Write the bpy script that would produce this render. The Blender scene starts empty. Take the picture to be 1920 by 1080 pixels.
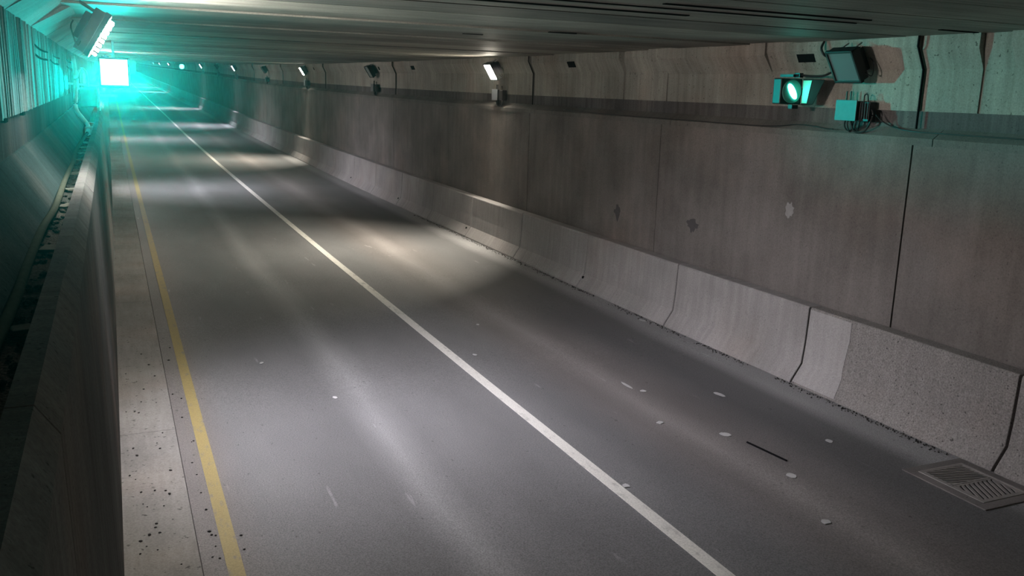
import bpy, bmesh, math, random
from mathutils import Vector, Matrix, noise
random.seed(7)
C = bpy.context.scene.collection
SC = bpy.context.scene

# ------------------------------------------------------------------ camera
PITCH, YAW, ROLL, H = 0.2139235, 0.4218691, 0.0302951, 3.728
cam_d = bpy.data.cameras.new('camera')
cam_d.sensor_width = 36.0
cam_d.lens = 1671.857 / 1920 * 36.0
cam_d.clip_start = 0.05
cam_d.clip_end = 1000
cam = bpy.data.objects.new('camera', cam_d)
C.objects.link(cam)
_cy, _sy = math.cos(YAW), math.sin(YAW)
_f = Vector((_sy * math.cos(PITCH), _cy * math.cos(PITCH), -math.sin(PITCH)))
_r = Vector((_cy, -_sy, 0)); _u = _r.cross(_f)
_r2 = _r * math.cos(ROLL) + _u * math.sin(ROLL)
_u2 = -_r * math.sin(ROLL) + _u * math.cos(ROLL)
_m = Matrix((_r2, _u2, -_f)).transposed().to_4x4()
_m.translation = Vector((0, 0, H))
cam.matrix_world = _m
SC.camera = cam

# ------------------------------------------------------------------ world, exposure
SC.view_settings.view_transform = 'Standard'
SC.view_settings.look = 'None'
SC.view_settings.gamma = 1
SC.view_settings.exposure = 0.0
SC.view_settings.use_curve_mapping = False
SC.cycles.use_denoising = True
SC.cycles.max_bounces = 6
SC.cycles.volume_bounces = 0
SC.cycles.sample_clamp_indirect = 6
SC.cycles.sample_clamp_direct = 0
wd = bpy.data.worlds.new('world'); SC.world = wd; wd.use_nodes = True
wd.node_tree.nodes['Background'].inputs[0].default_value = (0.010, 0.012, 0.016, 1)
wd.node_tree.nodes['Background'].inputs[1].default_value = 1.0
# scattering volume added to imitate lens bloom around the lamps
_bloom = wd.node_tree.nodes.new('ShaderNodeVolumeScatter')
_bloom.inputs['Color'].default_value = (1, 1, 1, 1)
_bloom.inputs['Density'].default_value = .0011
_bloom.inputs['Anisotropy'].default_value = .925
wd.node_tree.links.new(_bloom.outputs[0], wd.node_tree.nodes['World Output'].inputs['Volume'])

# lamp and signal strengths
LED_WARM = (1.0, 0.92, 0.77); LED_COOL = (0.90, 0.88, 1.0)
LAMP_L = 130.0        # glass brightness
LAMP_W = 255.0       # beam of each floodlight
SIG_COL = (0.0, 1.0, 0.90)
SIG_W = 5200.0

# ------------------------------------------------------------------ the sag of the road
PY = [-60, 0, 10, 20, 30, 42, 50, 60, 70, 85, 100, 120, 150, 200, 400]
PZ = [0, 0, .015, .06, .15, .29, .42, .58, .80, 1.15, 1.45, 1.85, 2.5, 3.5, 7.9]
def R(y):
    for i in range(len(PY) - 1):
        if y <= PY[i + 1]:
            t = (y - PY[i]) / (PY[i + 1] - PY[i])
            return PZ[i] + t * (PZ[i + 1] - PZ[i])
    return PZ[-1]
def P(x, y, h): return Vector((x, y, h + R(y)))

# ------------------------------------------------------------------ materials
def new_mat(name):
    m = bpy.data.materials.new(name); m.use_nodes = True
    return m, m.node_tree.nodes, m.node_tree.links, m.node_tree.nodes['Principled BSDF']
def nd(ns, t, **kw):
    n = ns.new(t)
    for k, v in kw.items(): setattr(n, k, v)
    return n
def plain(name, col, rough=.6, metal=0.0, bump=0):
    m, ns, ln, b = new_mat(name)
    b.inputs['Roughness'].default_value = rough
    b.inputs['Metallic'].default_value = metal
    g = nd(ns, 'ShaderNodeNewGeometry')
    n = nd(ns, 'ShaderNodeTexNoise'); n.inputs['Scale'].default_value = 14; n.inputs['Detail'].default_value = 5
    ln.new(g.outputs['Position'], n.inputs['Vector'])
    r = nd(ns, 'ShaderNodeMapRange'); r.inputs['To Min'].default_value = .75; r.inputs['To Max'].default_value = 1.25
    ln.new(n.outputs[0], r.inputs[0])
    mx = nd(ns, 'ShaderNodeVectorMath', operation='SCALE'); mx.inputs[0].default_value = col
    ln.new(r.outputs[0], mx.inputs['Scale'])
    ln.new(mx.outputs[0], b.inputs['Base Color'])
    return m
def emit(name, col, strength):
    m, ns, ln, b = new_mat(name)
    b.inputs['Base Color'].default_value = (.05, .05, .05, 1)
    b.inputs['Emission Color'].default_value = (*col, 1)
    b.inputs['Emission Strength'].default_value = strength
    return m
def noise_fac(ns, ln, vec, scale, detail, lo, hi, tolo, tohi, sc=(1, 1, 1), rough=.55):
    mp = nd(ns, 'ShaderNodeMapping'); mp.inputs['Scale'].default_value = sc
    ln.new(vec, mp.inputs['Vector'])
    n = nd(ns, 'ShaderNodeTexNoise'); n.inputs['Scale'].default_value = scale
    n.inputs['Detail'].default_value = detail; n.inputs['Roughness'].default_value = rough
    ln.new(mp.outputs[0], n.inputs['Vector'])
    r = nd(ns, 'ShaderNodeMapRange')
    for k, v in zip(('From Min', 'From Max', 'To Min', 'To Max'), (lo, hi, tolo, tohi)): r.inputs[k].default_value = v
    ln.new(n.outputs[0], r.inputs[0])
    return r.outputs[0]
def mul(ns, ln, a, b):
    m = nd(ns, 'ShaderNodeMath', operation='MULTIPLY')
    for i, v in enumerate((a, b)):
        if hasattr(v, 'is_output'): ln.new(v, m.inputs[i])
        else: m.inputs[i].default_value = v
    return m.outputs[0]
def mixc(ns, ln, fac, a, b):
    m = nd(ns, 'ShaderNodeMix', data_type='RGBA')
    for i, v in ((0, fac), (6, a), (7, b)):
        if hasattr(v, 'is_output'): ln.new(v, m.inputs[i])
        elif i == 0: m.inputs[0].default_value = v
        else: m.inputs[i].default_value = (*v, 1)
    return m.outputs[2]
def concrete(name, col, streak=.35, blotch=.35, pits=.5, grain=.15, bump=.25, tint=(.30, .22, .18), tint_amt=.25,
             sc_streak=(1, 9, .5), rough=.85, pit_scale=38):
    m, ns, ln, b = new_mat(name)
    b.inputs['Roughness'].default_value = rough
    b.inputs['Specular IOR Level'].default_value = .25
    g = nd(ns, 'ShaderNodeNewGeometry').outputs['Position']
    f = noise_fac(ns, ln, g, .9, 6, .3, .7, 1 - blotch, 1 + blotch * .6)
    s = noise_fac(ns, ln, g, 1.3, 4, .3, .7, 1 - streak, 1 + streak * .5, sc_streak)
    gr = noise_fac(ns, ln, g, 55, 3, .3, .7, 1 - grain, 1 + grain)
    p = noise_fac(ns, ln, g, pit_scale, 2, .66, .72, 1, 1 - pits)
    tot = mul(ns, ln, mul(ns, ln, f, s), mul(ns, ln, gr, p))
    tf = noise_fac(ns, ln, g, .55, 3, .5, .7, 0, tint_amt)
    base = mixc(ns, ln, tf, col, tint)
    sc = nd(ns, 'ShaderNodeVectorMath', operation='SCALE')
    ln.new(base, sc.inputs[0]); ln.new(tot, sc.inputs['Scale'])
    ln.new(sc.outputs[0], b.inputs['Base Color'])
    bp = nd(ns, 'ShaderNodeBump'); bp.inputs['Strength'].default_value = bump; bp.inputs['Distance'].default_value = .01
    ln.new(tot, bp.inputs['Height']); ln.new(bp.outputs[0], b.inputs['Normal'])
    return m

M = {}
M['wall'] = concrete('cast_concrete', (.185, .166, .156), streak=.14, blotch=.3, pits=.4, sc_streak=(1, 5, .5))
M['upper'] = concrete('pale_concrete', (.34, .315, .28), streak=.22, blotch=.28, pits=.6, tint=(.36, .24, .19), tint_amt=.4, pit_scale=22)
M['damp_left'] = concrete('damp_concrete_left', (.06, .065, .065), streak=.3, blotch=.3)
M['damp'] = concrete('damp_concrete', (.13, .12, .12), streak=.3, blotch=.3)
M['cap'] = concrete('ledge_concrete', (.16, .15, .14), streak=.1, blotch=.3)
M['barrier'] = concrete('barrier_concrete', (.34, .318, .315), streak=.13, blotch=.2, pits=.35)
M['barrier_rough'] = concrete('worn_barrier_concrete', (.26, .24, .232), streak=.1, blotch=.12, pits=.75, grain=.35, pit_scale=26)
M['barrier_top'] = M['barrier']
M['left_face'] = concrete('parapet_concrete', (.15, .148, .145), streak=.18, blotch=.25)
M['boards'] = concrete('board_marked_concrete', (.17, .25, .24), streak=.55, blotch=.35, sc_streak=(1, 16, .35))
M['haunch'] = concrete('haunch_concrete', (.30, .30, .29), streak=.15, blotch=.3)
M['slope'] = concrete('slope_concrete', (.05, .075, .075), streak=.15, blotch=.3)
M['dark'] = plain('joint_black', (.008, .008, .009), .9)
M['dark'].node_tree.nodes['Principled BSDF'].inputs['Specular IOR Level'].default_value = 0
M['apron'] = concrete('drain_apron', (.17, .155, .15), streak=.1, blotch=.3, pits=.5)
M['soil'] = concrete('trough_dirt', (.05, .05, .045), streak=.2, blotch=.6, grain=.5, bump=.8)
M['gutter'] = concrete('gutter_concrete', (.26, .245, .235), streak=.12, blotch=.22, pits=.6, sc_streak=(9, 1, 1), pit_scale=18)
M['black_metal'] = plain('black_painted_metal', (.018, .018, .02), .45, .3)
M['grey_metal'] = plain('grey_painted_metal', (.055, .062, .065), .45, .2)
M['galv'] = plain('galvanised_metal', (.55, .55, .56), .4, .7)
M['grate_metal'] = plain('cast_iron', (.27, .25, .24), .6, .4)
M['white_pipe'] = plain('white_conduit', (.62, .62, .60), .5)
M['pale_pipe'] = plain('pale_pipe', (.07, .078, .06), .9)
M['cable'] = plain('black_cable', (.012, .012, .013), .5)
M['stone'] = plain('dark_stone', (.03, .028, .027), .8)
M['pebble'] = plain('grey_grit', (.16, .15, .145), .9)
M['scrap'] = plain('white_litter', (.45, .44, .44), .7)
M['timber'] = plain('weathered_timber', (.12, .12, .10), .8)
M['clip'] = plain('dark_steel', (.004, .008, .008), 1.0)
M['clip'].node_tree.nodes['Principled BSDF'].inputs['Specular IOR Level'].default_value = 0
M['visor'] = plain('visor_black', (.004, .005, .005), .9)
M['stain'] = plain('dark_stain', (.07, .065, .065), .9)
M['patch'] = plain('pale_patch', (.30, .285, .28), .9)
M['smooth_patch'] = concrete('smooth_repair', (.37, .35, .345), streak=.1, blotch=.08, pits=.1)

for _k in ('slope', 'damp_left', 'left_face', 'soil', 'pale_pipe', 'timber', 'damp', 'stone'):
    _b = M[_k].node_tree.nodes['Principled BSDF']; _b.inputs['Specular IOR Level'].default_value = 0.0; _b.inputs['Roughness'].default_value = 1.0
for _k in ('wall', 'upper', 'barrier', 'barrier_rough', 'cap', 'gutter'):
    M[_k].node_tree.nodes['Principled BSDF'].inputs['Specular IOR Level'].default_value = .12
M['boards'].node_tree.nodes['Principled BSDF'].inputs['Specular IOR Level'].default_value = .08
# asphalt: worn lengthwise bands lie in the surface itself
def asphalt():
    m, ns, ln, b = new_mat('asphalt')
    b.inputs['Roughness'].default_value = .62
    b.inputs['Specular IOR Level'].default_value = .35
    g = nd(ns, 'ShaderNodeNewGeometry').outputs['Position']
    sx = nd(ns, 'ShaderNodeSeparateXYZ'); ln.new(g, sx.inputs[0])
    wob = noise_fac(ns, ln, g, .35, 3, .3, .7, -.12, .12, (1, .3, 1))
    ad = nd(ns, 'ShaderNodeMath', operation='ADD'); ln.new(sx.outputs[0], ad.inputs[0]); ln.new(wob, ad.inputs[1])
    dv = nd(ns, 'ShaderNodeMath', operation='DIVIDE'); ln.new(ad.outputs[0], dv.inputs[0]); dv.inputs[1].default_value = 9.0
    cr = nd(ns, 'ShaderNodeValToRGB'); ln.new(dv.outputs[0], cr.inputs[0])
    st = [(0.0, .17), (.69, .17), (1.05, .15), (1.7, .125), (2.25, .125), (2.6, .205), (2.95, .135), (3.6, .13), (4.3, .15), (4.9, .13),
          (5.45, .13), (5.85, .20), (6.25, .13), (7.0, .10), (7.55, .11), (7.85, .26), (8.3, .25)]
    e = cr.color_ramp.elements
    while len(e) < len(st): e.new(.5)
    for k, (x, v) in zip(e, st):
        k.position = x / 9.0; w = 1.08 if 5.4 < x < 6.3 or x < 1 else 1.0
        k.color = (v * w, v * .985, v * (.96 if w > 1 else 1.0), 1)
    gr = noise_fac(ns, ln, g, 75, 3, .3, .7, .62, 1.4)
    bl = noise_fac(ns, ln, g, 1.1, 6, .3, .7, .86, 1.12, (1, .35, 1))
    sk = noise_fac(ns, ln, g, 7, 3, .70, .76, 1, 1.7, (1, .12, 1))
    dk = noise_fac(ns, ln, g, 20, 2, .70, .75, 1, .55, (1, .5, 1))
    tot = mul(ns, ln, mul(ns, ln, gr, bl), mul(ns, ln, sk, dk))
    sc = nd(ns, 'ShaderNodeVectorMath', operation='SCALE')
    ln.new(cr.outputs[0], sc.inputs[0]); ln.new(tot, sc.inputs['Scale'])
    ln.new(sc.outputs[0], b.inputs['Base Color'])
    bp = nd(ns, 'ShaderNodeBump'); bp.inputs['Strength'].default_value = .4; bp.inputs['Distance'].default_value = .004
    ln.new(gr, bp.inputs['Height']); ln.new(bp.outputs[0], b.inputs['Normal'])
    return m
M['asphalt'] = asphalt()
def paint(name, col, wear):
    m, ns, ln, b = new_mat(name)
    b.inputs['Roughness'].default_value = .6
    g = nd(ns, 'ShaderNodeNewGeometry').outputs['Position']
    w = noise_fac(ns, ln, g, 14, 5, .56, .72, 0, wear, (1, .35, 1))
    gr = noise_fac(ns, ln, g, 60, 3, .3, .7, .8, 1.15)
    c = mixc(ns, ln, w, col, (.16, .155, .15))
    sc = nd(ns, 'ShaderNodeVectorMath', operation='SCALE'); ln.new(c, sc.inputs[0]); ln.new(gr, sc.inputs['Scale'])
    ln.new(sc.outputs[0], b.inputs['Base Color'])
    return m
M['white_paint'] = paint('white_road_paint', (.62, .60, .56), .5)
M['yellow_paint'] = paint('yellow_road_paint', (.31, .24, .095), .8)
def boards_ceiling():
    return concrete('ceiling_concrete', (.26, .25, .215), streak=.45, blotch=.3, pits=.2, sc_streak=(.5, 14, 1), rough=.6, tint=(.16, .13, .10))
M['ceiling'] = boards_ceiling()
M['ceiling_b'] = concrete('ceiling_concrete_dark', (.18, .17, .15), streak=.45, blotch=.3, pits=.2, sc_streak=(.5, 14, 1), rough=.6)
M['ceiling_c'] = concrete('ceiling_concrete_pale', (.34, .325, .28), streak=.45, blotch=.3, pits=.2, sc_streak=(.5, 14, 1), rough=.6)
def glass_mat(name, col, rough):
    m, ns, ln, b = new_mat(name)
    b.inputs['Base Color'].default_value = (*col, 1); b.inputs['Roughness'].default_value = rough
    b.inputs['Specular IOR Level'].default_value = .8
    return m
M['off_glass'] = glass_mat('unlit_lamp_glass', (.13, .17, .17), .25)
M['lamp_warm'] = emit('lit_lamp_warm', LED_WARM, LAMP_L)
M['lamp_cool'] = emit('lit_lamp_cool', LED_COOL, LAMP_L)
M['lamp_near'] = emit('lit_lamp_near', (1.0, .95, .88), LAMP_L * 3.2)
M['sig_green'] = emit('green_signal_light', (.2, 1.0, .88), 6)
M['lit_visor'] = plain('painted_visor_light', (.25, .80, .65), .5)  # pale green stands in for signal light falling on the visor
M['sig_lens'] = glass_mat('green_signal_lens', (.10, .30, .26), .2)

# ------------------------------------------------------------------ mesh helpers
def link(name, bm, mats, parent=None, smooth=False, bevel=0):
    bmesh.ops.recalc_face_normals(bm, faces=bm.faces)
    me = bpy.data.meshes.new(name); bm.to_mesh(me); bm.free()
    if not isinstance(mats, (list, tuple)): mats = [mats]
    for m in mats: me.materials.append(m)
    if smooth:
        for p in me.polygons: p.use_smooth = True
    o = bpy.data.objects.new(name, me); C.objects.link(o)
    if parent is not None: o.parent = parent
    if bevel:
        b = o.modifiers.new('bevel', 'BEVEL'); b.width = bevel; b.segments = 2; b.limit_method = 'ANGLE'
    return o
def tag(o, label, cat, group=None):
    o['label'] = label; o['category'] = cat
    if group: o['group'] = group
    return o
def struct(o): o['kind'] = 'structure'; return o
def thing(name, loc, label, cat, group=None, rot=(0, 0, 0)):
    o = bpy.data.objects.new(name, None); C.objects.link(o)
    o.location = loc; o.rotation_euler = rot; o.empty_display_size = .1
    return tag(o, label, cat, group)
def ystations(y0, y1):
    ys = [y0]; y = y0
    while y < y1 - 1e-6:
        y = min(y1, y + (1.6 if y < 60 else 4.0)); ys.append(y)
    return ys
def sweep(bm, prof, y0, y1, mi=0, org=(0, 0, 0), mats=None):
    """closed cross-section (x, h) swept along the road between y0 and y1"""
    rings = []
    o = Vector(org)
    for y in ystations(y0, y1):
        rings.append([bm.verts.new(P(x, y, h) - o) for x, h in prof])
    n = len(prof)
    for a, b in zip(rings, rings[1:]):
        for i in range(n):
            f = bm.faces.new((a[i], a[(i + 1) % n], b[(i + 1) % n], b[i]))
            f.material_index = mats[i] if mats else mi
    for r in (rings[0], rings[-1]):
        f = bm.faces.new(r); f.material_index = mi
def box(bm, c, s, rot=None, mi=0):
    r = bmesh.ops.create_cube(bm, size=1)
    mt = Matrix.Translation(Vector(c)) @ (rot.to_4x4() if rot else Matrix.Identity(4)) @ Matrix.Diagonal((*s, 1))
    bmesh.ops.transform(bm, matrix=mt, verts=r['verts'])
    for v in r['verts']:
        for f in v.link_faces: f.material_index = mi
    return r['verts']
def tube(bm, pts, rad, seg=10, mi=0):
    pts = [Vector(p) for p in pts]
    rings = []
    up = Vector((0, 0, 1))
    for i, p in enumerate(pts):
        d = (pts[min(i + 1, len(pts) - 1)] - pts[max(i - 1, 0)]).normalized()
        a = d.cross(up)
        if a.length < .05: a = d.cross(Vector((1, 0, 0)))
        a.normalize(); b = a.cross(d).normalized()
        rings.append([bm.verts.new(p + (a * math.cos(t) + b * math.sin(t)) * rad) for t in [2 * math.pi * k / seg for k in range(seg)]])
    for r0, r1 in zip(rings, rings[1:]):
        for k in range(seg):
            f = bm.faces.new((r0[k], r0[(k + 1) % seg], r1[(k + 1) % seg], r1[k])); f.material_index = mi
    for r in (rings[0], rings[-1]): bm.faces.new(r).material_index = mi
def spline(pts, n=8):
    pts = [Vector(p) for p in pts]; out = []
    for i in range(len(pts) - 1):
        p0 = pts[max(i - 1, 0)]; p1 = pts[i]; p2 = pts[i + 1]; p3 = pts[min(i + 2, len(pts) - 1)]
        for k in range(n):
            t = k / n
            out.append(.5 * ((2 * p1) + (p2 - p0) * t + (2 * p0 - 5 * p1 + 4 * p2 - p3) * t * t + (3 * p1 - p0 - 3 * p2 + p3) * t ** 3))
    out.append(pts[-1]); return out
def disc(bm, c, r, axis='Y', thick=.02, seg=28, mi=0):
    v = bmesh.ops.create_cone(bm, cap_ends=True, segments=seg, radius1=r, radius2=r, depth=thick)['verts']
    rot = {'Y': Matrix.Rotation(math.pi / 2, 4, 'X'), 'X': Matrix.Rotation(math.pi / 2, 4, 'Y'), 'Z': Matrix.Identity(4)}[axis]
    bmesh.ops.transform(bm, matrix=Matrix.Translation(Vector(c)) @ rot, verts=v)
    for q in v:
        for f in q.link_faces: f.material_index = mi
    return v
def copy_tree(o, parent=None):
    c = o.copy(); C.objects.link(c); c.parent = parent
    for ch in list(o.children): copy_tree(ch, c)
    return c
NB = bmesh.new

YN, YF = -22.0, 330.0

# ------------------------------------------------------------------ road and left gutter
bm = NB(); sweep(bm, [(.452, 0), (8.75, 0), (8.75, -.3), (.452, -.3)], YN, YF)
struct(link('floor', bm, M['asphalt']))
bm = NB()
js = [YN, -12, -4, 3.2, 9.9, 16.2, 22.2, 29, 36, 43] + list(range(50, 331, 10))
for a, b in zip(js, js[1:]): sweep(bm, [(-.5, .012), (.444, .012), (.444, -.3), (-.5, -.3)], a + .004, b - .004)
struct(link('trim_1', bm, M['gutter']))
def line_obj(name, x0, x1, mat, label, y0, y1):
    bm = NB(); ys = ystations(y0, y1); prev = None
    for y in ys:
        cur = [bm.verts.new(P(x, y, h)) for x, h in ((x0, -.002), (x0, .004), (x1, .004), (x1, -.002))]
        if prev:
            for i in range(4): bm.faces.new((prev[i], prev[(i + 1) % 4], cur[(i + 1) % 4], cur[i]))
        else: bm.faces.new(cur)
        prev = cur
    bm.faces.new(prev)
    return tag(link(name, bm, mat), label, 'road marking')
line_obj('lane_line', 4.291 - .07, 4.291 + .07, M['white_paint'], 'solid white line down the middle of the dark asphalt road', YN, YF)
line_obj('edge_line', .69 - .062, .69 + .062, M['yellow_paint'], 'solid yellow edge line beside the pale gutter strip', YN, YF)

# ------------------------------------------------------------------ right wall
WX = 8.663; D0 = 7.837; PW = 5.384
bm = NB()
k = -6
while D0 + k * PW < YF:
    a = D0 + k * PW; b = a + PW; wide = .020 if k % 2 == 0 else .012
    sweep(bm, [(WX, -.1), (WX, 3.275), (9.0, 3.275), (9.0, -.1)], a + wide, min(b, YF) - .005)
    k += 1
sweep(bm, [(WX + .03, -.1), (WX + .03, 3.27), (9.1, 3.27), (9.1, -.1)], YN, YF, mi=1)
wall_r = struct(link('wall_right', bm, [M['wall'], M['dark']]))
# coping along the top of the lower wall
bm = NB(); k = -8; off = 7.55
while off + k * PW < YF:
    a = off + k * PW
    sweep(bm, [(8.643, 3.268), (8.643, 3.352), (8.80, 3.462), (9.0, 3.462), (9.0, 3.268)], a + .006, min(a + PW, YF) - .006)
    k += 1
struct(link('trim_2', bm, M['cap']))
bm = NB(); sweep(bm, [(8.80, 3.45), (8.80, 3.67), (9.0, 3.67), (9.0, 3.45)], YN, YF)
struct(link('trim_3', bm, M['damp']))
# upper wall with its haunch
bm = NB(); dark = NB()
prof_a = [(8.76, 3.66), (8.76, 4.145), (8.63, 4.40), (8.63, 4.60), (9.0, 4.60), (9.0, 3.66)]
prof_b = [(8.78, 3.66), (8.78, 4.11), (8.60, 4.36), (8.60, 4.60), (9.0, 4.60), (9.0, 3.66)]
prof_c = [(8.775, 3.66), (8.775, 4.145), (8.67, 4.36), (8.67, 4.60), (9.0, 4.60), (9.0, 3.66)]
rr = random.Random(3)
y = D0 - 8 * PW / 2 * 2
E0 = 7.90
y = E0 - 10.77 * 3
sec = []
while y < YF:
    for q in range(4):
        sec.append((y + q * 2.6925, y + (q + 1) * 2.6925, q))
    y += 10.77
out = []
for a, b, q in sec:
    if abs(b - E0) < .1: out += [(a, 6.72, 0), (6.72, 7.12, 9), (7.12, b, 3)]
    elif 13 < a < 14: out += [(a, a + 1.2, q), (a + 1.2, a + 1.45, 9), (a + 1.45, b, q)]
    else: out.append((a, b, q))
sec = out
for a, b, q in sec:
    if a > YF: break
    if 10 < a < 11.5: pr = prof_b
    elif q == 9: pr = [(8.79, 3.66), (8.79, 4.145), (8.74, 4.36), (8.74, 4.60), (9.0, 4.60), (9.0, 3.66)]
    elif q == 3: pr = prof_c
    else: pr = prof_a
    g0 = .022 if q == 0 else .004
    sweep(bm, pr, a + g0, b - (.022 if q == 3 else .004))
sweep(bm, [(8.84, 3.68), (8.84, 4.14), (8.80, 4.36), (8.80, 4.6), (9.05, 4.6), (9.05, 3.68)], YN, YF, mi=1)
struct(link('wall_right_upper', bm, [M['upper'], M['dark']]))
# black joint filler strips standing proud over the wide joints
y = E0 - 10.77
n_j = 0
while y < 120:
    bm = NB()
    pts = [P(8.745, y, 3.46), P(8.745, y, 4.14), P(8.615, y, 4.40), P(8.615, y, 4.515)]
    for s, e in zip(pts, pts[1:]):
        d = e - s
        rot = Vector((0, 0, 1)).rotation_difference(d).to_matrix()
        box(bm, (s + e) / 2, (.018, .018, d.length + .010), rot)
    o = struct(link('trim_%d' % (10 + n_j), bm, M['dark'])); n_j += 1
    y += 10.77

# ------------------------------------------------------------------ ceiling: cross beams side by side
bm = NB(); rr = random.Random(11)
pitch = .94; y = 5.26 - 30 * pitch
while y < 328:
    dz = rr.choice([0, 0, 0, .004, .008, .012, .018]); g = .018 + rr.random() * .022; cm = rr.choice([0, 0, 2, 3])
    a, b = y + g, y + pitch - g * .3
    vs = []
    h0 = 4.515 + dz
    p = [P(-.9, a, h0), P(9.0, a, h0), P(9.0, b, h0), P(-.9, b, h0)]
    q = [v + Vector((0, 0, .2)) for v in p]
    v = [bm.verts.new(t) for t in p + q]
    for f in ((0, 1, 2, 3), (4, 5, 6, 7), (0, 1, 5, 4), (1, 2, 6, 5), (2, 3, 7, 6), (3, 0, 4, 7)): bm.faces.new([v[i] for i in f]).material_index = cm
    y += pitch
sweep(bm, [(-.95, 4.60), (9.1, 4.60), (9.1, 4.9), (-.95, 4.9)], -24, 332, mi=1)
# dark strips for fallen-out joints; the widest is a painted shadow band
for x0, x1, yy, w in ((4.4, 6.75, 6.80, .045), (1.9, 5.2, 7.60, .06), (8.05, 8.6, 7.12, .05), (5.3, 5.7, 10.88, .05), (3.0, 6.9, 7.14, .03), (4.6, 4.9, 12.2, .04)):
    box(bm, (x0 / 2 + x1 / 2, yy, 4.516 + R(yy)), (x1 - x0, w, .012), mi=1)
struct(link('ceiling', bm, [M['ceiling'], M['dark'], M['ceiling_b'], M['ceiling_c']]))

# ------------------------------------------------------------------ left side
PJ = 3.115
bm = NB(); k = -8
while 5.87 + k * PJ < YF:
    a = 5.87 + k * PJ
    sweep(bm, [(-.112, 0), (-.118, .25), (-.187, 2.72), (-.25, 2.815), (-.325, 2.815), (-.33, 2.2), (-.33, -.1), (-.112, -.1)], a + .007, min(a + PJ, YF) - .007)
    k += 1
sweep(bm, [(-.15, -.1), (-.22, 2.6), (-.29, 2.79), (-.31, 2.79), (-.34, -.1)], YN, YF, mi=1)
struct(link('wall_left_parapet', bm, [M['left_face'], M['dark']]))
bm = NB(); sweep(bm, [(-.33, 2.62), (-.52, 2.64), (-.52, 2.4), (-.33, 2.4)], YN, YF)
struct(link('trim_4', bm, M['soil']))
bm = NB(); k = -8
while 4.2 + k * 1.9 < YF:
    a = 4.2 + k * 1.9
    sweep(bm, [(-.50, 2.62), (-.50, 2.70), (-.76, 3.10), (-1.1, 3.10), (-1.1, 2.62)], a + .005, min(a + 1.9, YF) - .005); k += 1
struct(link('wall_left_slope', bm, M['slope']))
# upper left wall: dark recess, then board-marked face, then haunch
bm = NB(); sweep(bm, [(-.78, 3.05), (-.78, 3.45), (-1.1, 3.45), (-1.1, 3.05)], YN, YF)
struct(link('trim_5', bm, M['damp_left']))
bm = NB(); rr = random.Random(5)
y = -4.0; prev = None; x = -.75
rows = [3.415, 3.6, 3.8, 4.0, 4.15, 4.28]
while y < 60:
    x = -.75 + rr.uniform(-.010, .010) + (.012 if rr.random() < .2 else 0)
    ww = rr.uniform(.03, .11)
    for yy in (y + .003, y + ww - .003):
        cur = [bm.verts.new(P(x + .006 * noise.noise(Vector((yy * 3, h * 2, 0))), yy, h)) for h in rows]
        if prev:
            for i in range(len(rows) - 1): bm.faces.new((prev[i], prev[i + 1], cur[i + 1], cur[i]))
        prev = cur
    y += ww
sweep(bm, [(-.79, 3.415), (-.79, 4.30), (-1.1, 4.30), (-1.1, 3.415)], YN, YF)
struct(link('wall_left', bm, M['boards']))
bm = NB(); k = -10
while 2.0 + k * 1.35 < YF:
    a = 2.0 + k * 1.35; s = (0, .05, 0, .09)[k % 4]
    sweep(bm, [(-.76, 4.27), (-.40 + s, 4.53), (-.40 + s, 4.62), (-1.1, 4.62), (-1.1, 4.27)], a + .008, min(a + 1.35, YF) - .008); k += 1
struct(link('wall_left_haunch', bm, M['haunch']))

# tunnel mouth behind the camera and far beyond the dip stay open to the dark

# ------------------------------------------------------------------ precast barrier on the right
L = 3.103; B0 = 5.897
bprof = [(8.215, 0), (8.222, .035), (8.377, .265), (8.405, .55), (8.425, 1.02), (8.44, 1.044), (8.655, 1.044), (8.655, 0)]
ordn = ['nearest', 'second', 'third', 'fourth', 'fifth', 'sixth', 'seventh', 'eighth', 'ninth', 'tenth', 'eleventh', 'twelfth',
        'thirteenth', 'fourteenth', 'fifteenth', 'sixteenth', 'seventeenth', 'eighteenth', 'nineteenth', 'twentieth']
extra = {0: '', 1: 'rough and pitted beside the drain grate',
         2: 'pale and streaked beyond the pitted one', 3: 'below the dark wall stain'}
def barrier(i):
    a = B0 + (i - 1) * L; org = P(8.44, a, 0)
    bm = NB(); gap = .015 if i < 4 else .012
    sweep(bm, bprof, a + gap, a + L - gap, org=org)
    t = thing('concrete_barrier', org,
              '%s concrete barrier section from the right edge%s' % (ordn[i], ', ' + extra[i] if i in extra else ''),
              'barrier', 'precast barrier sections along the right wall')
    if i == 0: t['label'] = 'nearest concrete barrier section, cut by the right edge of the frame, with a reddish smear'
    link('body', bm, M['barrier_rough'] if i in (0, 1) else M['barrier'], t, bevel=.012 if i < 8 else 0)
    if i == 1:
        bm = NB()
        # smooth repair on the far end, a thin skim over the face
        f = [(8.216, .036), (8.371, .265), (8.385, .40), (8.399, .55), (8.409, .78), (8.419, 1.015)]
        lo = [bm.verts.new(P(x, a + 2.28 + .10 * h + .05 * math.sin(5 * h), h) - org) for x, h in f]
        hi = [bm.verts.new(P(x, a + L - .03, h) - org) for x, h in f]
        for q in range(5): bm.faces.new((lo[q], lo[q + 1], hi[q + 1], hi[q]))
        r = bmesh.ops.extrude_face_region(bm, geom=bm.faces[:])
        bmesh.ops.translate(bm, vec=(.005, 0, 0), verts=[v for v in r['geom'] if isinstance(v, bmesh.types.BMVert)])
        o = link('repair_skim', bm, M['smooth_patch'], t); o['label'] = 'smooth pale repair skim'
    return t
for i in range(0, 19): barrier(i)
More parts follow.
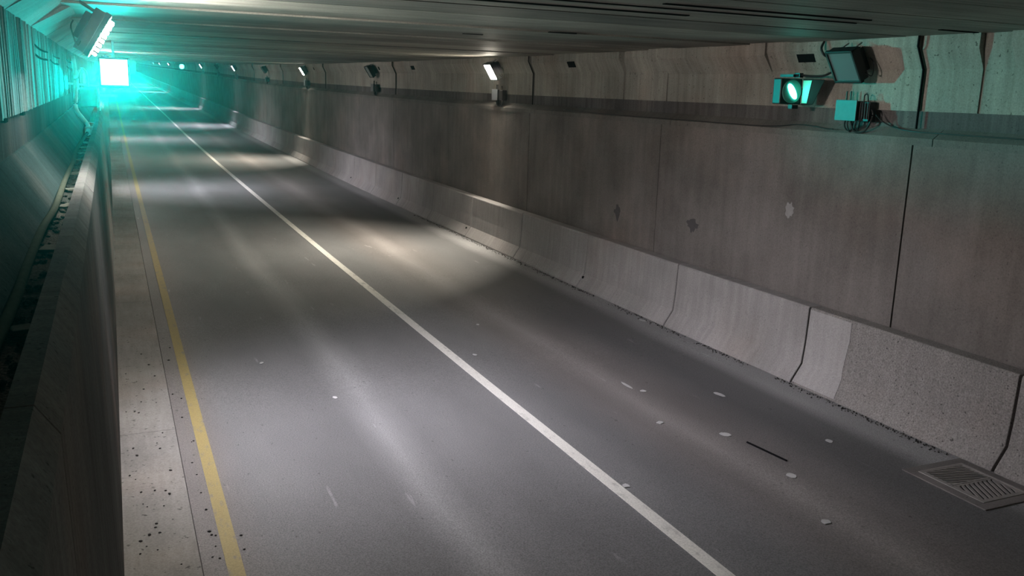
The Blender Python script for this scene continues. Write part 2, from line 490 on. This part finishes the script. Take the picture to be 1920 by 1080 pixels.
for yy in (15.16, 21.6, 27.75, 34.05):          # lifting holes low beside the joints
    i = int((yy - B0) // L) + 1
    t = [o for o in C.objects if o.name.startswith('concrete_barrier')][i]
    bm = NB(); disc(bm, P(8.345, yy, .20) - t.location, .028, 'X', .05, 14)
    o = link('lifting_hole', bm, M['dark'], t)
a = B0 + 18 * L
bm = NB(); sweep(bm, bprof, a, YF, org=P(8.44, a, 0))
o = link('concrete_barrier_run', bm, M['barrier']); o.location = P(8.44, a, 0)
tag(o, 'far run of concrete barrier vanishing beyond the dip, its joints too small to see', 'barrier')

# ------------------------------------------------------------------ floodlights
def floodlight(x, y, h, side, lit, label, cat='floodlight', group=None, detail=True):
    """side=+1 on the right wall (faces -x), -1 on the left wall (faces +x)"""
    t = thing('floodlight', P(x, y, h), label, cat, group)
    tilt = math.radians(31)
    rot = Matrix.Rotation(-side * tilt, 3, 'Y')         # leans the top edge out over the road
    def W(v): return rot @ Vector(v)
    s = side
    # housing (open-fronted box) with cooling fins
    bm = NB()
    box(bm, W((s * .075, 0, 0)), (.11, .44, .42), rot)
    box(bm, W((s * .15, 0, .01)), (.08, .30, .26), rot)
    link('housing', bm, M['black_metal'] if s > 0 else M['grey_metal'], t, bevel=.008)
    if detail and s > 0:
        bm = NB()
        for k in range(7): box(bm, W((s * .175, -.15 + k * .05, 0)), (.13, .012, .30), rot)
        link('cooling_fins', bm, M['black_metal'], t)
    bm = NB()
    for c, d in (((0, .215, 0), (.05, .03, .43)), ((0, -.215, 0), (.05, .03, .43)), ((0, 0, .205), (.05, .46, .03)), ((0, 0, -.205), (.05, .46, .03))):
        box(bm, W((s * .01 + c[0], c[1], c[2])), d, rot)
    link('front_frame', bm, M['black_metal'], t, bevel=.004)
    bm = NB(); box(bm, W((s * .008, 0, 0)), (.012, .40, .38), rot)
    if s < 0:                                          # ribbed prismatic front
        for k in range(8): box(bm, W((.035, 0, -.165 + k * .047)), (.05, .38, .018), rot)
    g = link('glass', bm, {None: M['off_glass'], 'warm': M['lamp_warm'], 'cool': M['lamp_cool'] if s > 0 else M['lamp_near']}[lit], t)
    if lit:
        g['label'] = 'glowing glass front'
        ld = bpy.data.lights.new('flood_beam', 'AREA'); ld.shape = 'RECTANGLE'; ld.size = .34; ld.size_y = .34
        ld.energy = LAMP_W * (1 if s > 0 else .86); ld.color = LED_WARM if lit == 'warm' else LED_COOL; ld.spread = math.radians(96)
        lo = bpy.data.objects.new('flood_beam', ld); C.objects.link(lo); lo.parent = t
        lo.location = W((-s * .055, 0, -.02))
        dn = math.radians(50)                              # asymmetric optics throw the beam down onto the road
        lo.rotation_euler = Vector((-s * math.cos(dn), 0, -math.sin(dn))).to_track_quat('-Z', 'Y').to_euler()
    if detail:
        # yoke up to the ceiling haunch
        bm = NB()
        top = .30
        for q in (-.12, .10):
            b2 = NB(); tube(b2, [W((s * .12, q, .18)), Vector((s * .14, q, top))], .010, 8); link('hanger', b2, M['galv'], t)
        tube(bm, spline([W((s * .10, -.20, -.12)), (s * .18, -.30, -.10), (s * .22, -.27, .05), (s * .20, -.22, .12)], 6), .007, 6)
        link('feed_cable', bm, M['cable'], t)
    return t
def junction(x, y, h, label, group=None):
    t = thing('junction_box', P(x, y, h), label, 'junction box', group)
    bm = NB(); box(bm, (0, 0, 0), (.16, .34, .24)); link('enclosure', bm, M['grey_metal'], t, bevel=.008)
    bm = NB(); box(bm, (-.088, 0, 0), (.016, .36, .26)); link('lid', bm, M['grey_metal'], t, bevel=.004)
    bm = NB(); box(bm, (.02, -.26, -.01), (.12, .16, .24))
    for k in range(4): box(bm, (-.045, -.325 + k * .042, 0), (.02, .012, .20))
    link('ballast', bm, M['black_metal'], t, bevel=.006)
    bm = NB()
    for q, dz in ((.08, -.28), (.03, -.30), (-.03, -.27)):
        tube(bm, spline([(0, q, -.11), (-.01, q, -.18), (.0, q - .03, dz + .04), (.02, q - .09, dz + .03), (.0, q - .13, -.15), (0, q - .15, -.11)], 5), .010, 6)
    tube(bm, spline([(-.02, -.02, -.12), (-.03, -.10, -.24), (-.02, -.20, -.27), (-.02, -.31, -.22), (.0, -.37, -.06), (0, -.34, .02)], 6), .012, 6)
    tube(bm, [(0, .10, .11), (0, .10, .24)], .010, 6); tube(bm, [(0, .03, .11), (0, .03, .24)], .010, 6)
    tube(bm, spline([(0, -.20, .11), (0, -.20, .19), (0, -.25, .20), (0, -.27, .11)], 5), .008, 6)
    link('cables', bm, M['cable'], t)
    return t
right = [(8.86, None, 'unlit floodlight with grey glass high on the right wall above the nearest junction box'),
         (20.45, 'warm', 'floodlight glaring white on the right wall, the largest lit lamp of its row'),
         (31.75, None, 'unlit floodlight between the two largest lit lamps of the right row'),
         (44.0, 'warm', 'lit floodlight with a streak up the ceiling, second largest lit lamp of its row'),
         (55.9, None, 'small unlit floodlight just left of the second largest lit lamp'),
         (70.1, 'cool', 'lit floodlight with violet fringe, third lit lamp of the right row'),
         (82.0, None, 'tiny unlit floodlight between the third and fourth lit lamps'),
         (96.0, 'cool', 'lit floodlight with violet fringe just right of the far green signal'),
         (148.5, 'cool', 'tiny lit floodlight, first one left of the far green signal'),
         (174.7, 'cool', 'tiny lit floodlight, second one left of the far green signal'),
         (199.4, 'cool', 'tiny lit floodlight, leftmost and farthest of the right row')]
jl = ['grey junction box with looping cables below the unlit floodlight near the right edge',
      'dark junction box silhouetted under the largest lit floodlight',
      'dark junction box under the unlit floodlight between the two largest lit lamps',
      'dark junction box under the second largest lit floodlight',
      'tiny dark junction box under the small unlit floodlight',
      'small junction box under the third lit floodlight of the right row',
      'tiny dark junction box between the third and fourth lit lamps',
      'tiny junction box under the lit floodlight beside the far green signal']
for i, (yy, lit, lab) in enumerate(right):
    floodlight(8.44, yy, 4.17, 1, lit, lab, group='floodlights along the right wall', detail=yy < 100)
    if i < len(jl): junction(8.66, yy + .02, 3.64, jl[i], group='junction boxes on the right ledge')
floodlight(-.06, 9.5, 4.13, -1, 'cool', 'glaring floodlight seen edge-on at the top left, beside the left haunch', group='floodlights along the left wall')
floodlight(-.06, 33.0, 4.17, -1, 'cool', 'lit floodlight on the left wall hidden in the glare of the green signal', group='floodlights along the left wall', detail=False)
floodlight(-.06, 57.0, 4.17, -1, 'cool', 'distant lit floodlight on the left wall behind the green signal', group='floodlights along the left wall', detail=False)
floodlight(8.44, -3.0, 4.17, 1, 'warm', 'lit floodlight of the right row behind the viewpoint', group='floodlights along the right wall', detail=False)

# ------------------------------------------------------------------ signals
def signal_left():
    y = 20.5
    t = thing('traffic_signal', P(.12, y, 3.86), 'blazing green traffic signal on a bracket above the left parapet', 'traffic signal')
    bm = NB(); box(bm, (0, .14, 0), (.58, .24, .58)); link('housing', bm, M['black_metal'], t, bevel=.02)
    bm = NB(); box(bm, (0, .005, 0), (.52, .02, .52)); g = link('lens', bm, M['sig_green'], t); g['label'] = 'glowing green lens'
    bm = NB()
    box(bm, (0, -.30, -.28), (.58, .60, .008)); box(bm, (0, -.26, -.212), (.56, .52, .004)); box(bm, (.285, -.215, 0), (.008, .43, .56)); box(bm, (0, -.04, .285), (.58, .10, .008))  # unseen inner blade added, plates sized to trim the beam's spill
    link('visor', bm, M['black_metal'], t)
    bm = NB(); tube(bm, [(0, .14, .29), (0, .14, .64)], .025, 8); link('hanger', bm, M['galv'], t)
    ld = bpy.data.lights.new('signal_beam', 'SPOT'); ld.energy = SIG_W; ld.color = SIG_COL
    ld.spot_size = math.radians(150); ld.spot_blend = .6; ld.shadow_soft_size = .02
    lo = bpy.data.objects.new('signal_beam', ld); C.objects.link(lo); lo.parent = t
    lo.location = (0, -.07, -.25); lo.rotation_euler = (math.radians(96), 0, math.radians(180))
    return t
signal_left()
t = thing('signal_bracket', P(-.5, 20.5, 3.58), 'pale horizontal bracket carrying the green signal over the left parapet', 'bracket')
bm = NB(); tube(bm, [(-.25, .1, .03), (.30, .1, -.01), (.62, .1, -.035), (.90, .1, -.04)], .022, 8); link('arm', bm, M['white_pipe'], t)
bm = NB(); tube(bm, [(.30, .1, -.02), (.30, .1, -.50)], .018, 8); link('strut', bm, M['white_pipe'], t)
bm = NB(); box(bm, (.48, .1, -.19), (.36, .05, .05)); link('crossbar', bm, M['white_pipe'], t)
t = thing('control_box', P(-.395, 20.75, 3.33), 'grey control box hanging below the bracket of the left green signal', 'control box')
bm = NB(); box(bm, (0, 0, 0), (.34, .22, .38)); link('enclosure', bm, M['grey_metal'], t, bevel=.012)
bm = NB(); box(bm, (0, -.118, 0), (.30, .016, .34)); link('door', bm, M['grey_metal'], t, bevel=.004)
bm = NB(); tube(bm, spline([P(-.62, 20.3, 4.15), P(-.60, 20.3, 3.8), P(-.62, 20.3, 3.4), P(-.63, 20.3, 3.12), P(-.53, 20.2, 2.95), P(-.43, 20.1, 2.80), P(-.42, 19.0, 2.70)], 6), .042, 10)
tag(link('conduit', bm, M['white_pipe'], smooth=True), 'white conduit dropping down the left wall into the trough', 'conduit')
bm = NB(); tube(bm, spline([P(-.56, 20.3, 3.5), P(-.56, 20.3, 3.78), P(-.48, 20.3, 3.92), P(-.39, 20.3, 3.82), P(-.38, 20.35, 3.56)], 8), .020, 8)
tag(link('cable_loop', bm, M['white_pipe'], smooth=True), 'pale looped cable arching above the control box', 'cable')

def signal_right():
    t = thing('traffic_signal', P(8.39, 9.70, 3.86), 'green traffic signal with black visor mounted on the right wall left of the unlit floodlight', 'traffic signal')
    bm = NB(); box(bm, (0, .10, 0), (.36, .16, .34)); link('housing', bm, M['black_metal'], t, bevel=.015)
    bm = NB(); disc(bm, (0, .012, 0), .155, 'Y', .02); g = link('lens', bm, M['sig_lens'], t)
    bm = NB(); v = disc(bm, (0, -.002, 0), .075, 'Y', .012)
    bmesh.ops.transform(bm, matrix=Matrix.Rotation(math.radians(-35), 4, 'Y') @ Matrix.Diagonal((.62, 1, 1.55, 1)), verts=v)
    o = link('lamp', bm, emit('green_lamp_core', (.12, 1.0, .80), 26), g); o['label'] = 'bright green lamp core'
    # visor: roof, floor and right cheek, cut back on the near lower side
    bm = NB()
    def plate(pts, n):
        n = Vector(n); a = [bm.verts.new(Vector(p)) for p in pts]; b = [bm.verts.new(Vector(p) + n) for p in pts]
        bm.faces.new(a); bm.faces.new(b)
        for i in range(len(a)): bm.faces.new((a[i], a[(i + 1) % len(a)], b[(i + 1) % len(a)], b[i]))
    plate([(.17, 0, .165), (.17, -.40, .155), (.17, -.22, -.16), (.17, 0, -.165)], (.006, 0, 0))
    plate([(-.17, 0, .165), (.17, 0, .165), (.17, -.40, .155), (-.17, -.06, .165)], (0, 0, .006))
    plate([(-.17, 0, -.165), (.17, 0, -.165), (.17, -.22, -.16), (-.17, -.05, -.165)], (0, 0, -.006))
    link('visor', bm, M['visor'], t)
    bm = NB(); plate([(.166, -.01, .15), (.166, -.17, .15), (.166, -.11, -.15), (.166, -.01, -.15)], (-.003, 0, 0)); link('visor_glow', bm, M['lit_visor'], t)  # added plate: the lamp's light on the cheek, put into its colour
    bm = NB(); box(bm, (-.05, .05, .205), (.05, .26, .035)); box(bm, (0, -.10, .21), (.06, .10, .06))
    tube(bm, spline([(0, -.14, .215), (.05, -.28, .20), (.12, -.42, .205), (.2, -.52, .27), (.30, -.55, .33)], 6), .014, 8)
    link('bracket', bm, M['black_metal'], t)
    bm = NB(); box(bm, (.05, .02, -.20), (.10, .08, .05)); link('wall_mount', (lambda q: (box(q, (.24, .1, 0), (.14, .06, .10)), q)[1])(NB()), M['black_metal'], t); link('mounting_foot', bm, M['black_metal'], t)
    return t
signal_right()
t = thing('traffic_signal', P(8.3, 119.0, 4.0), 'tiny distant green signal on the right wall between the small white lamps', 'traffic signal')
bm = NB(); box(bm, (0, .14, 0), (.60, .24, .60)); link('housing', bm, M['black_metal'], t)
bm = NB(); disc(bm, (0, 0, 0), .28, 'Y', .02); link('lens', bm, emit('far_green_signal_light', (.10, 1.0, .72), 9), t)

# ------------------------------------------------------------------ wall fittings, right
# dark square pockets in the haunch face
for i, yy in enumerate((9.82, 16.72, 27.4, 31.2, 42.3)):
    t = thing('haunch_pocket', P(8.69, yy, 4.315), ['dark square pocket in the haunch above the near right green signal', 'dark square pocket in the haunch right of the largest lit floodlight',
              'small dark pocket in the haunch right of the unlit lamp', 'tiny dark pocket right beside the unlit lamp', 'tiny dark pocket left of the second largest lit lamp'][i], 'wall pocket', 'dark pockets in the right haunch')
    rot = Matrix.Rotation(-math.atan2(.13, .255), 3, 'Y')
    bm = NB(); box(bm, (0, 0, 0), (.03, .34 if i == 0 else .30, .12), rot); link('opening', bm, M['dark'], t)
# cables resting along the ledge
def cable(pts, r, label, name='cable'):
    bm = NB(); tube(bm, spline(pts, 8), r, 6)
    return tag(link(name, bm, M['cable'], smooth=True), label, 'cable')
cable([P(8.68, 17.0, 3.40), P(8.655, 15, 3.372), P(8.65, 12.35, 3.368), P(8.65, 10.5, 3.372), P(8.70, 9.9, 3.42), P(8.70, 9.53, 3.41), P(8.64, 9.25, 3.39), P(8.60, 9.1, 3.395)],
      .008, 'thin black cable sagging along the right ledge up to the near junction box')
cable([P(8.66, 8.46, 3.60), P(8.70, 8.40, 3.53), P(8.75, 8.25, 3.46), P(8.72, 8.0, 3.43), P(8.70, 7.6, 3.42), P(8.70, 6.0, 3.415), P(8.70, 3.0, 3.415)], .009,
      'black cable running along the ledge from the near junction box to the right edge')
bm = NB(); tube(bm, spline([P(8.60, 9.42, 4.51), P(8.56, 9.42, 4.42), P(8.58, 9.38, 4.34), P(8.66, 9.36, 4.30)], 6), .016, 8)
tag(link('hose', bm, M['cable'], smooth=True), 'short black hose from the ceiling to the unlit floodlight', 'hose')
# stains and a pale patch on the lower wall
def blot(name, cy, ch, ry, rh, mat, label, seed, down=0):
    rq = random.Random(seed); bm = NB(); n = 22
    ctr = P(WX - .002, cy, ch); ring = []
    for k in range(n):
        a = 2 * math.pi * k / n; f = rq.uniform(.6, 1.05)
        dy = math.cos(a) * ry * f; dh = math.sin(a) * rh * f
        if dh < 0: dy *= (1 + dh / rh * down)
        ring.append(bm.verts.new(ctr + Vector((0, dy, dh))))
    c = bm.verts.new(ctr)
    for k in range(n): bm.faces.new((ring[k], ring[(k + 1) % n], c))
    r = bmesh.ops.extrude_face_region(bm, geom=bm.faces[:])
    bmesh.ops.translate(bm, vec=(.004, 0, 0), verts=[v for v in r['geom'] if isinstance(v, bmesh.types.BMVert)])
    o = link(name, bm, mat, wall_r); o['label'] = label
blot('wall_stain', 12.12, 1.68, .19, .13, M['stain'], 'dark drip stain', 1, .5)
blot('wall_stain', 14.54, 1.56, .13, .17, M['stain'], 'dark drip stain', 2, .6)
blot('wall_patch', 9.85, 2.24, .10, .13, M['patch'], 'pale patch', 3, 0)

# ------------------------------------------------------------------ left wall fittings
clips = [(12.7, 4.05), (12.55, 3.95), (15.9, 4.03), (15.5, 3.93), (21.2, 4.03), (21.0, 3.91)]
cw = ['upper strap of the nearest pair on the green-lit left wall', 'lower strap of the nearest pair on the green-lit left wall', 'upper strap of the middle pair on the green-lit left wall',
      'lower strap of the middle pair on the green-lit left wall', 'upper strap of the farthest pair, beside the white conduit', 'lower strap of the farthest pair, beside the white conduit']
for (yy, h), lab in zip(clips, cw):
    ln_ = .9 if yy < 14 else .75
    bm = NB(); tube(bm, spline([P(-.745, yy - ln_, h + .045), P(-.72, yy - ln_ * .5, h + .005), P(-.70, yy, h - .005), P(-.70, yy + ln_ * .7, h), P(-.735, yy + ln_ * .9, h + .012)], 5), .010, 6)
    tag(link('wall_strap', bm, M['clip']), 'dark ' + lab, 'strap', 'dark straps on the left wall')
for yy in (7.9, 9.5):
    bm = NB(); box(bm, P(-.745, yy, 3.405), (.03, .22, .03))
    tag(link('wall_bolt', bm, M['clip']), 'short dark slot at the foot of the board-marked wall, %s one' % ('nearer' if yy < 8 else 'farther'), 'bracket')
# pipe in the trough
def hz(y, x, h): return P(x, y, h)
bm = NB()
tube(bm, spline([hz(-2, -.46, 2.69), hz(1.5, -.47, 2.69), hz(3.2, -.475, 2.70), hz(4.6, -.465, 2.70), hz(5.6, -.475, 2.71), hz(6.9, -.475, 2.72), hz(8.2, -.46, 2.70), hz(10.2, -.47, 2.71),
                 hz(12.5, -.47, 2.70), hz(14.5, -.49, 2.71), hz(17, -.46, 2.71), hz(19.0, -.43, 2.71)], 8), .026, 10)
tag(link('pipe', bm, M['pale_pipe'], smooth=True), 'pale flexible pipe lying along the trough behind the left parapet', 'pipe')
rr = random.Random(21)
plabs = ['pale batten across the trough, %s from the white conduit' % w for w in ('first', 'second', 'third', 'fourth', 'fifth', 'sixth', 'seventh', 'eighth', 'ninth', 'tenth')]
for i, yy in enumerate((18.6, 17.1, 15.9, 14.7, 13.5, 11.6, 9.9, 8.6, 6.4, 4.3)):
    bm = NB(); box(bm, (0, 0, 0), (rr.uniform(.09, .14), rr.uniform(.10, .28), .02), Matrix.Rotation(rr.uniform(-.5, .5), 3, 'Z'))
    o = link('batten', bm, M['timber'], bevel=.004); o.location = P(-.405 + rr.uniform(-.01, .01), yy, 2.655)
    tag(o, plabs[i], 'batten', 'battens and scraps in the trough')
bm = NB()
for k in range(260):
    yy = rr.uniform(1.5, 20); s = rr.uniform(.008, .03)
    v = bmesh.ops.create_icosphere(bm, subdivisions=1, radius=s)['verts']
    bmesh.ops.transform(bm, matrix=Matrix.Translation(P(rr.uniform(-.48, -.35), yy, 2.64)) @ Matrix.Diagonal((1, rr.uniform(.6, 1.8), .6, 1)), verts=v)
o = link('trough_rubble', bm, M['soil']); o['kind'] = 'stuff'; tag(o, 'dark rubble and dirt filling the trough behind the left parapet', 'rubble')
for i, (xx, yy) in enumerate(((-.40, 21.2), (-.38, 19.5))):
    bm = NB(); box(bm, (0, 0, 0), (.10, .20, .16), Matrix.Rotation(.4 + i, 3, 'Z')); 
    o = link('offcut', bm, M['white_pipe'], bevel=.02); o.location = P(xx, yy, 2.73)
    tag(o, ('white offcut standing at the far end of the trough', 'white offcut lying before the far end of the trough')[i], 'offcut')

# ------------------------------------------------------------------ drain grate
t = thing('drain_grate', P(7.8, 5.78, 0), 'iron drain grate with diagonal slots beside the right barrier', 'drain')
def ringframe(bm, x0, x1, y0, y1, w, z0, z1, ax=0):
    for a, b, c, d in ((x0, x1, y0, y0 + w), (x0, x1, y1 - w, y1), (x0, x0 + w, y0 + w, y1 - w), (x1 - w, x1, y0 + w, y1 - w)):
        box(bm, ((a + b) / 2, (c + d) / 2, (z0 + z1) / 2), (b - a, d - c, z1 - z0))
bm = NB(); ringframe(bm, -.45, .40, -.50, .50, .11, -.01, .012); link('apron', bm, M['apron'], t, bevel=.004)
bm = NB(); ringframe(bm, -.34, .29, -.39, .39, .03, -.02, .018); link('frame', bm, M['grate_metal'], t, bevel=.003)
bm = NB(); box(bm, (-.025, 0, -.004), (.57, .72, .012)); link('pit', bm, M['dark'], t)
def grate_panel(y0, y1, ang, n, w):
    bm = NB()
    x0, x1 = -.305, .255
    ringframe(bm, x0, x1, y0, y1, .022, .0, .016)
    cx, cy = (x0 + x1) / 2, (y0 + y1) / 2
    d = Vector((math.cos(ang), math.sin(ang))); nn = Vector((-d.y, d.x))
    for k in range(-n, n + 1):
        o_ = Vector((cx, cy)) + nn * k * w
        ts = []
        for lo, hi, o1, d1 in ((x0, x1, o_.x, d.x), (y0, y1, o_.y, d.y)):
            if abs(d1) > 1e-6: ts.append(sorted(((lo - o1) / d1, (hi - o1) / d1)))
        a_ = max(q[0] for q in ts); b_ = min(q[1] for q in ts)
        if b_ - a_ < .03: continue
        m_ = o_ + d * (a_ + b_) / 2
        box(bm, (m_.x, m_.y, .008), (b_ - a_, w * .5, .015), Matrix.Rotation(ang, 3, 'Z'))
    return link('grate_panel', bm, M['grate_metal'], t)
grate_panel(.005, .36, math.radians(-28), 9, .045)
grate_panel(-.36, -.005, math.radians(62), 9, .055)

# ------------------------------------------------------------------ loose bits on the ground
pebs = [(.31, 9.82), (.24, 9.54), (.01, 9.47), (.04, 9.26), (.26, 9.38), (.33, 8.77), (-.04, 8.77), (.01, 8.66), (.05, 8.35), (.17, 8.35), (.26, 8.31), (.29, 8.23),
        (.06, 8.09), (.09, 8.02), (.23, 7.99), (.15, 7.66), (.14, 7.59), (.09, 7.47), (.17, 7.48), (.02, 7.38), (.06, 7.27), (.14, 7.18), (.01, 7.16), (.30, 6.88),
        (.09, 10.55), (.05, 10.6), (.13, 10.92), (.29, 10.84), (.27, 12.41), (.19, 12.95), (.32, 11.89), (-.02, 12.09), (-.04, 10.62), (.17, 11.39)]
pebs2 = [(.6, 9.51), (.58, 9.48), (.54, 8.92), (.56, 8.61), (.56, 8.18), (.57, 7.81), (.57, 7.31), (.60, 7.29), (.56, 7.38), (.58, 7.1), (.80, 7.22), (.79, 6.97), (.59, 6.89),
         (.54, 6.93), (.49, 11.12), (.54, 10.27), (.58, 10.93), (.53, 12.58), (.58, 13.2)]
protos = []
for k in range(3):
    bm = NB(); v = bmesh.ops.create_icosphere(bm, subdivisions=1, radius=.012)['verts']
    rq = random.Random(k)
    for q in v: q.co *= rq.uniform(.7, 1.25); q.co.z *= .55
    me = bpy.data.meshes.new('pebble'); bm.to_mesh(me); bm.free(); me.materials.append(M['stone']); protos.append(me)
def pebble(x, y, h, label, group):
    o = bpy.data.objects.new('pebble', rr.choice(protos)); C.objects.link(o)
    s = rr.uniform(.6, 1.25); o.scale = (s * rr.uniform(.9, 1.5), s, s); o.rotation_euler = (0, 0, rr.uniform(0, 3))
    o.location = P(x, y, h + .005); tag(o, label, 'pebble', group)
for x, y in pebs: pebble(x, y, .012, 'small dark pebble scattered on the pale gutter strip', 'dark pebbles on the gutter strip')
for x, y in pebs2: pebble(x, y, 0, 'small dark pebble on the asphalt along the yellow line', 'dark pebbles along the yellow line')
litter = [(5.68, 8.30, .06, .028, 'white paper scrap on the right lane, left of the larger scrap'), (6.19, 7.73, .08, .038, 'largest white paper scrap, in the middle of the right lane'),
          (7.19, 7.16, .045, .035, 'pale round scrap on the dark wheel path near the barrier'), (6.13, 6.56, .06, .04, 'curled white scrap below the black crack sealer'),
          (5.73, 5.64, .06, .03, 'small white scrap at the lower right of the right lane'), (6.02, 9.62, .03, .17, 'thin white sliver lying on the brown streak of the right lane'),
          (6.10, 9.35, .05, .03, 'small white scrap at the end of the thin sliver'), (8.08, 12.53, .05, .05, 'white scrap lying in the grit at the barrier foot'),
          (5.29, 13.1, .03, .03, 'tiny white speck right of the centre line, far one'), (4.62, 11.53, .03, .03, 'tiny white speck right beside the centre line'),
          (2.32, 10.37, .035, .035, 'tiny bright speck in the middle of the left lane'), (6.98, 8.91, .05, .07, 'faint pale scrap between the large scrap and the barrier'),
          (1.69, 12.07, .03, .03, 'tiny pale speck on the left lane near the yellow line'), (4.40, 6.94, .05, .03, 'small white chip touching the right side of the centre line')]
for i, (x, y, sx, sy, lab) in enumerate(litter):
    rq = random.Random(i + 50); bm = NB(); ring = []
    for k in range(9):
        a = 2 * math.pi * k / 9; f = rq.uniform(.75, 1.1)
        ring.append(bm.verts.new((math.cos(a) * sx * .85 * f, math.sin(a) * sy * (1.5 if sy < .1 else .85) * f, rq.uniform(0, .003))))
    bm.faces.new(ring)
    r = bmesh.ops.extrude_face_region(bm, geom=bm.faces[:])
    bmesh.ops.translate(bm, vec=(0, 0, .004), verts=[v for v in r['geom'] if isinstance(v, bmesh.types.BMVert)])
    o = link('litter_scrap', bm, M['scrap']); o.location = P(x, y, .002); o.rotation_euler = (0, 0, .0 if sy > .1 else rq.uniform(-.4, .4))
    tag(o, lab, 'litter', 'pale scraps on the road')
bm = NB(); tube(bm, [P(6.27, 7.45, .006), P(6.30, 7.2, .007), P(6.34, 6.88, .006)], .011, 6)
tag(link('sealant_strip', bm, M['dark']), 'thin black strip lying on the right lane', 'strip')
bm = NB()
for k in range(1500):
    yy = 5.4 + 20 * rr.random() ** 1.4; xx = 8.20 - abs(rr.gauss(0, .05))
    if noise.noise(Vector((yy * 1.1, 0, 0))) < -.15 and yy < 16: continue
    if xx < 7.95 or yy < 6.4: continue
    v = bmesh.ops.create_icosphere(bm, subdivisions=1, radius=rr.uniform(.004, .013))['verts']
    bmesh.ops.translate(bm, vec=P(xx, yy, .003), verts=v)
    mi = 0 if rr.random() < .6 else 1
    for q in v:
        for f in q.link_faces: f.material_index = mi
o = link('grit', bm, [M['stone'], M['pebble']]); o['kind'] = 'stuff'; tag(o, 'band of dark grit swept along the foot of the right barrier', 'grit')
